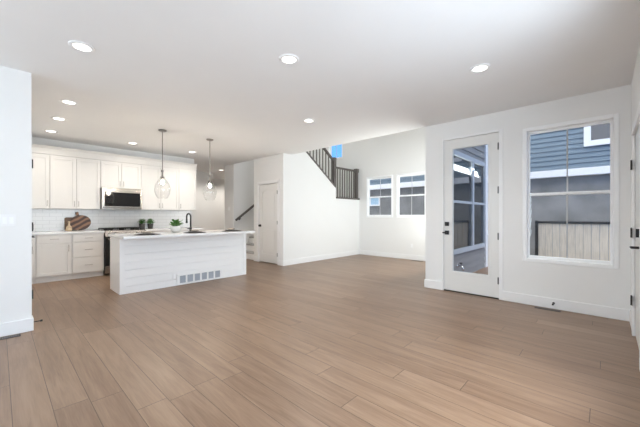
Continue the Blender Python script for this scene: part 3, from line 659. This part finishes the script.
# cutting boards leaning on the tiles
def board(cx, y0, name, label, cat, pts_fn, m, th=.018, lean=.10, edge=.004):
    o = thing(name, (cx, y0, .916), label, cat); b = MB()
    pts = pts_fn(); n_ = len(pts)
    b.prism(pts, 'y', 0, th); b.v = [(cx + v[0], y0 + v[1] + v[2] * lean, .9165 + v[2]) for v in b.v]
    return o, b
def round_pts():
    pts = []; rx, rz = .180, .155
    for k in range(41):
        a = PI / 2 + .14 + (2 * PI - .28) * k / 40; pts.append((rx * math.cos(a), rz + rz * math.sin(a)))
    pts += [(.022, .345), (.03, .365), (.02, .385), (-.02, .385), (-.03, .365), (-.022, .345)]
    ca, sa = math.cos(.26), math.sin(.26)
    return [(u * ca - (v - rz) * sa, rz + .004 + u * sa + (v - rz) * ca) for u, v in pts]
o, b = board(1.18, 7.955, 'cutting_board', 'round dark striped wooden cutting board with a short handle', 'cutting board', round_pts, M['striped'])
b.build('board', M['striped'], o, bevel=.003)
def rect_pts(): return [(-.08, 0), (.10, 0), (.11, .02), (.11, .25), (.09, .27), (-.07, .27), (-.09, .25), (-.09, .02)]
o, b = board(1.02, 7.995, 'cutting_board', 'plain brown cutting board standing behind the round striped one', 'cutting board', rect_pts, M['wood_md'], lean=.08)
b.build('board', M['wood_md'], o, bevel=.003)
MB().lathe((.985, 7.90, .9155), [(0, 0), (.046, 0), (.052, .03), (.046, .08), (.018, .11), (.014, .16), (.02, .175), (.016, .19), (0, .192)], 24).build('wooden_mill', M['wood_lt'], smooth=True)
tag(bpy.data.objects['wooden_mill'], 'pale pear shaped wooden mill in front of the brown cutting board', 'pepper mill')

# ------------------------------------------------------------------ pendants
for x, y, lab in ((2.00, 5.72, 'left one of two clear glass pendants over the island, in front of the cabinets'), (2.89, 5.73, 'right one of two clear glass pendants over the island')):
    t = thing('pendant_lamp', (x, y, H), lab, 'pendant lamp', 'glass pendants over the island')
    MB().lathe((x, y, H), [(0, -.001), (.065, -.001), (.065, -.018), (.05, -.026), (0, -.026)], 28).build('canopy', M['bronze'], t)
    MB().tube([(x, y, H - .026), (x, y, 2.02)], .008, 10).build('rod', M['bronze'], t)
    MB().lathe((x, y, 1.90), [(0, .13), (.022, .13), (.022, .10), (.014, .095), (.014, .02), (.034, .01), (.036, -.01), (.02, -.012), (.02, -.05), (0, -.05)], 24).build('socket', M['bronze'], t)
    prof = [(.034, .0), (.045, -.02), (.075, -.06), (.105, -.11), (.126, -.17), (.130, -.22), (.120, -.28), (.098, -.335), (.075, -.37)]
    b = MB().lathe((x, y, 1.90), prof, 40); b.lathe((x, y, 1.90), [(r - .003, z) for r, z in prof], 40)
    b.tube([(x + .075 * math.cos(a), y + .075 * math.sin(a), 1.53) for a in [2 * PI * k / 36 for k in range(37)]], .003, 6, caps=False)
    b.build('glass_shade', M['globe'], t, smooth=True)
    MB().lathe((x, y, 1.85), [(0, .005), (.012, 0), (.013, -.012), (.021, -.032), (.023, -.048), (.016, -.064), (0, -.070)], 20).build('bulb', M['bulb'], t, smooth=True)

# ------------------------------------------------------------------ recessed ceiling lights
WARM = (1, .945, .865); NEU = (1, .975, .91)
def ray(px, py, z):      # where a ceiling fixture noted in the photo sits in the room
    t = (px - 320) / 303.5; d = (z - 1.225) * 303.5 / (215.5 - py)
    return (.7278 + .6858 * t) * d, (.6858 - .7278 * t) * d
DL = [(82, 46.5, 'nearest recessed ceiling light, upper left of the photo', NEU, 12), (289, 59, 'recessed ceiling light at top centre of the photo', NEU, 30),
      (480, 68, 'recessed ceiling light in front of the tall window', NEU, 30), (309, 120.5, 'recessed ceiling light in front of the stair wall', NEU, 48),
      (69, 102, 'kitchen recessed light nearest the camera of the left row of three', WARM, 15), (59, 118.5, 'middle kitchen recessed light of the left row of three', WARM, 15),
      (51, 131, 'kitchen recessed light farthest back in the left row of three', WARM, 15), (132.7, 143, 'recessed light in front of the microwave cabinets', WARM, 19),
      (192, 151.8, 'recessed light above the right end of the wall cabinets', WARM, 27), (221, 170, 'recessed light in the hallway ceiling beyond the kitchen', WARM, 70)]
for px, py, lab, col, pw in DL:
    x, y = ray(px, py, H)
    t = thing('recessed_light', (x, y, H), lab, 'ceiling light', 'recessed ceiling lights')
    MB().lathe((x, y, H), [(.098, -.0005), (.098, -.004), (.090, -.010), (.068, -.010), (.066, -.003)], 36).build('trim_ring', M['trim'], t, smooth=True)
    MB().lathe((x, y, H), [(0, -.004), (.067, -.004)], 36).build('lens', M['lamp'], t)
    l = bpy.data.lights.new('downlight', 'SPOT'); l.energy = pw * 1.35; l.color = col; l.spot_size = math.radians(150); l.spot_blend = 1; l.shadow_soft_size = .08
    lo = bpy.data.objects.new('downlight', l); COL.objects.link(lo); lo.location = (x, y, H - .02)

for x, y, z, pw, lab in ((6.4, 10.9, H, 60, 'added unseen recessed light in the far part of the hallway'), (6.6, 6.9, UP, 90, 'added unseen recessed light high above the stair landing')):  # unseen lamps added to brighten the hall end and the stair landing
    t = thing('recessed_light', (x, y, z), lab, 'ceiling light', 'recessed ceiling lights')
    MB().lathe((x, y, z), [(.098, -.0005), (.098, -.004), (.090, -.010), (.068, -.010), (.066, -.003)], 36).build('trim_ring', M['trim'], t, smooth=True)
    MB().lathe((x, y, z), [(0, -.004), (.067, -.004)], 36).build('lens', M['lamp'], t)
    l = bpy.data.lights.new('downlight', 'SPOT'); l.energy = pw * 1.35; l.color = WARM if z < 3 else NEU; l.spot_size = math.radians(150); l.spot_blend = 1; l.shadow_soft_size = .08
    lo = bpy.data.objects.new('downlight', l); COL.objects.link(lo); lo.location = (x, y, z - .02)

# ------------------------------------------------------------------ outside
GZ = -.6
struct(MB().box(E + .16, 30, -14, 26, GZ - .2, GZ).box(D + .16, E + .16, -14, YS - .17, GZ - .2, GZ).build('ground', M['ground']), 'gravel yard between the two houses', 'ground')
struct(MB().box(D + .161, 8.6, -1.9, 2.10, GZ, -.03).build('patio', M['patio']), 'grey concrete patio outside the glazed door', 'patio')
# our own siding on the tall room's side wall
def laps(b, a0, a1, z0, z1, face, axis, sgn, step=.14):
    z = z0
    while z < z1 - .01:
        h = min(step, z1 - z)
        if axis == 'y': b.prism([(face, z), (face + sgn * .022, z), (face + sgn * .002, z + h), (face, z + h)], 'x', a0, a1)
        else: b.prism([(face, z), (face + sgn * .022, z), (face + sgn * .002, z + h), (face, z + h)], 'y', a0, a1)
        z += step
b = MB(); laps(b, D + .165, E + .16, -.03, .53, 2.105, 'y', -1); laps(b, D + .165, 5.38, .53, 2.42, 2.105, 'y', -1); laps(b, 7.72, E + .16, .53, 2.42, 2.105, 'y', -1); laps(b, D + .165, E + .16, 2.42, UP, 2.105, 'y', -1)
struct(b.build('wall_patio_siding', M['siding_grey']), 'grey lap siding on the outside wall seen through the glazed door', 'wall')
struct(MB().box(E + .05, E + .20, 2.065, 2.20, -.03, UP).build('trim_1', M['extwhite']), 'pale vertical corner board at the end of the patio siding', 'trim')
t = thing('window_8', (6.7, 2.08, .5), 'pale framed dark patio window seen through the glazed door', 'window', None, 'structure')
b = MB(); xa, xb, ya, yb, za, zb = 5.35, 7.74, 2.03, 2.088, .50, 2.44
b.box(xa, xa + .09, ya, yb, za, zb); b.box(xb - .07, xb, ya, yb, za, zb); b.box(xa + .09, xb - .07, ya, yb, za, za + .09); b.box(xa + .09, xb - .07, ya, yb, zb - .09, zb)
for c in (6.87,): b.box(c - .055, c + .055, ya, yb, za + .09, zb - .09)
b.box(xa + .09, xb - .07, ya + .005, yb, 1.46, 1.51)
b.build('window_frame', M['shadetrim'], t, bevel=.004)
MB().box(xa + .05, xb - .05, yb - .02, yb - .015, za + .05, zb - .05).build('glass_pane', M['dkglass'], t)
t = thing('outdoor_tap', (6.08, 2.08, .22), 'small chrome garden tap low on siding seen through the door glass', 'tap')
MB().tube([(6.08, 2.10, .26), (6.08, 2.02, .26), (6.08, 1.98, .22), (6.08, 1.98, .17)], .014, 10).tube([(6.08, 2.088, .26), (6.08, 2.078, .26)], .035, 16).build('spout', M['chrome'], t, smooth=True)
MB().tube([(6.08, 2.02, .27), (6.08, 2.02, .31)], .006, 8).lathe((6.08, 2.02, .31), [(0, 0), (.035, .0), (.035, .01), (0, .01)], 14).build('tap_handle', M['black'], t)

# neighbour house
NX = 11.2; N0, N1 = -9, 8.6
t = thing('neighbour_house', (NX + 3, 0, GZ), 'neighbouring house, blue lap siding over grey stucco with a white band', 'house')
MB().box(NX + .12, NX + 7, N0, N1, GZ, 6.2).build('wall', M['stucco'], t)
b = MB(); laps(b, N0, N1, 2.56, 6.2, NX - .0, 'x', -1)
b.box(NX, NX + .12, N0, N1, 2.45, 6.2); b.build('upper_siding', M['siding_blue'], t)
MB().box(NX - .03, NX + .12, N0, N1, 2.35, 2.555).build('white_band', M['extwhite'], t, bevel=.005)
MB().prism([(NX - .4, 6.2), (NX + 7.4, 6.2), (NX + 3.5, 8.2)], 'y', N0 - .4, N1 + .3).build('roof', M['vent_dark'], t)
def nwin(y0, y1, z0, z1, x, f=.09, pm='dkglass'):
    b = MB(); b.box(x - .05, x, y0 - f, y0, z0 - f, z1 + f); b.box(x - .05, x, y1, y1 + f, z0 - f, z1 + f); b.box(x - .05, x, y0, y1, z0 - f, z0); b.box(x - .05, x, y0, y1, z1, z1 + f)
    o = b.build('window', M['extwhite'], t, bevel=.004); MB().box(x - .03, x - .025, y0, y1, z0, z1).build('pane', M[pm], o)
nwin(-.95, .30, 3.28, 4.2, NX - .019, .15, 'grey_blind'); nwin(3.0, 4.2, 3.22, 4.2, NX - .019)
nwin(7.15, 7.55, 1.70, 1.98, NX + .119, .06, 'pale_blind')

# fence with black frame
t = thing('wood_fence', (9.3, -2, GZ), 'pale vertical board fence with a black top rail and post outside the tall window', 'fence')
y = -6.0; k = 0; b = MB()
while y < 1.22:
    b.box(9.30, 9.318 + .006 * (k % 2), y, y + .134, GZ + .05, 1.03 + .0); y += .142; k += 1
b.build('fence_boards', M['fence'], t)
MB().box(9.27, 9.335, -6.0, 1.24, 1.03, 1.085).build('top_rail', M['black'], t)
for y in (1.27, -1.2, -3.6, -6.03): MB().box(9.265, 9.335, y - .03, y + .03, GZ, 1.10).build('post', M['black'], t)

for o in bpy.data.objects:
    if '_w' in o: del o['_w']
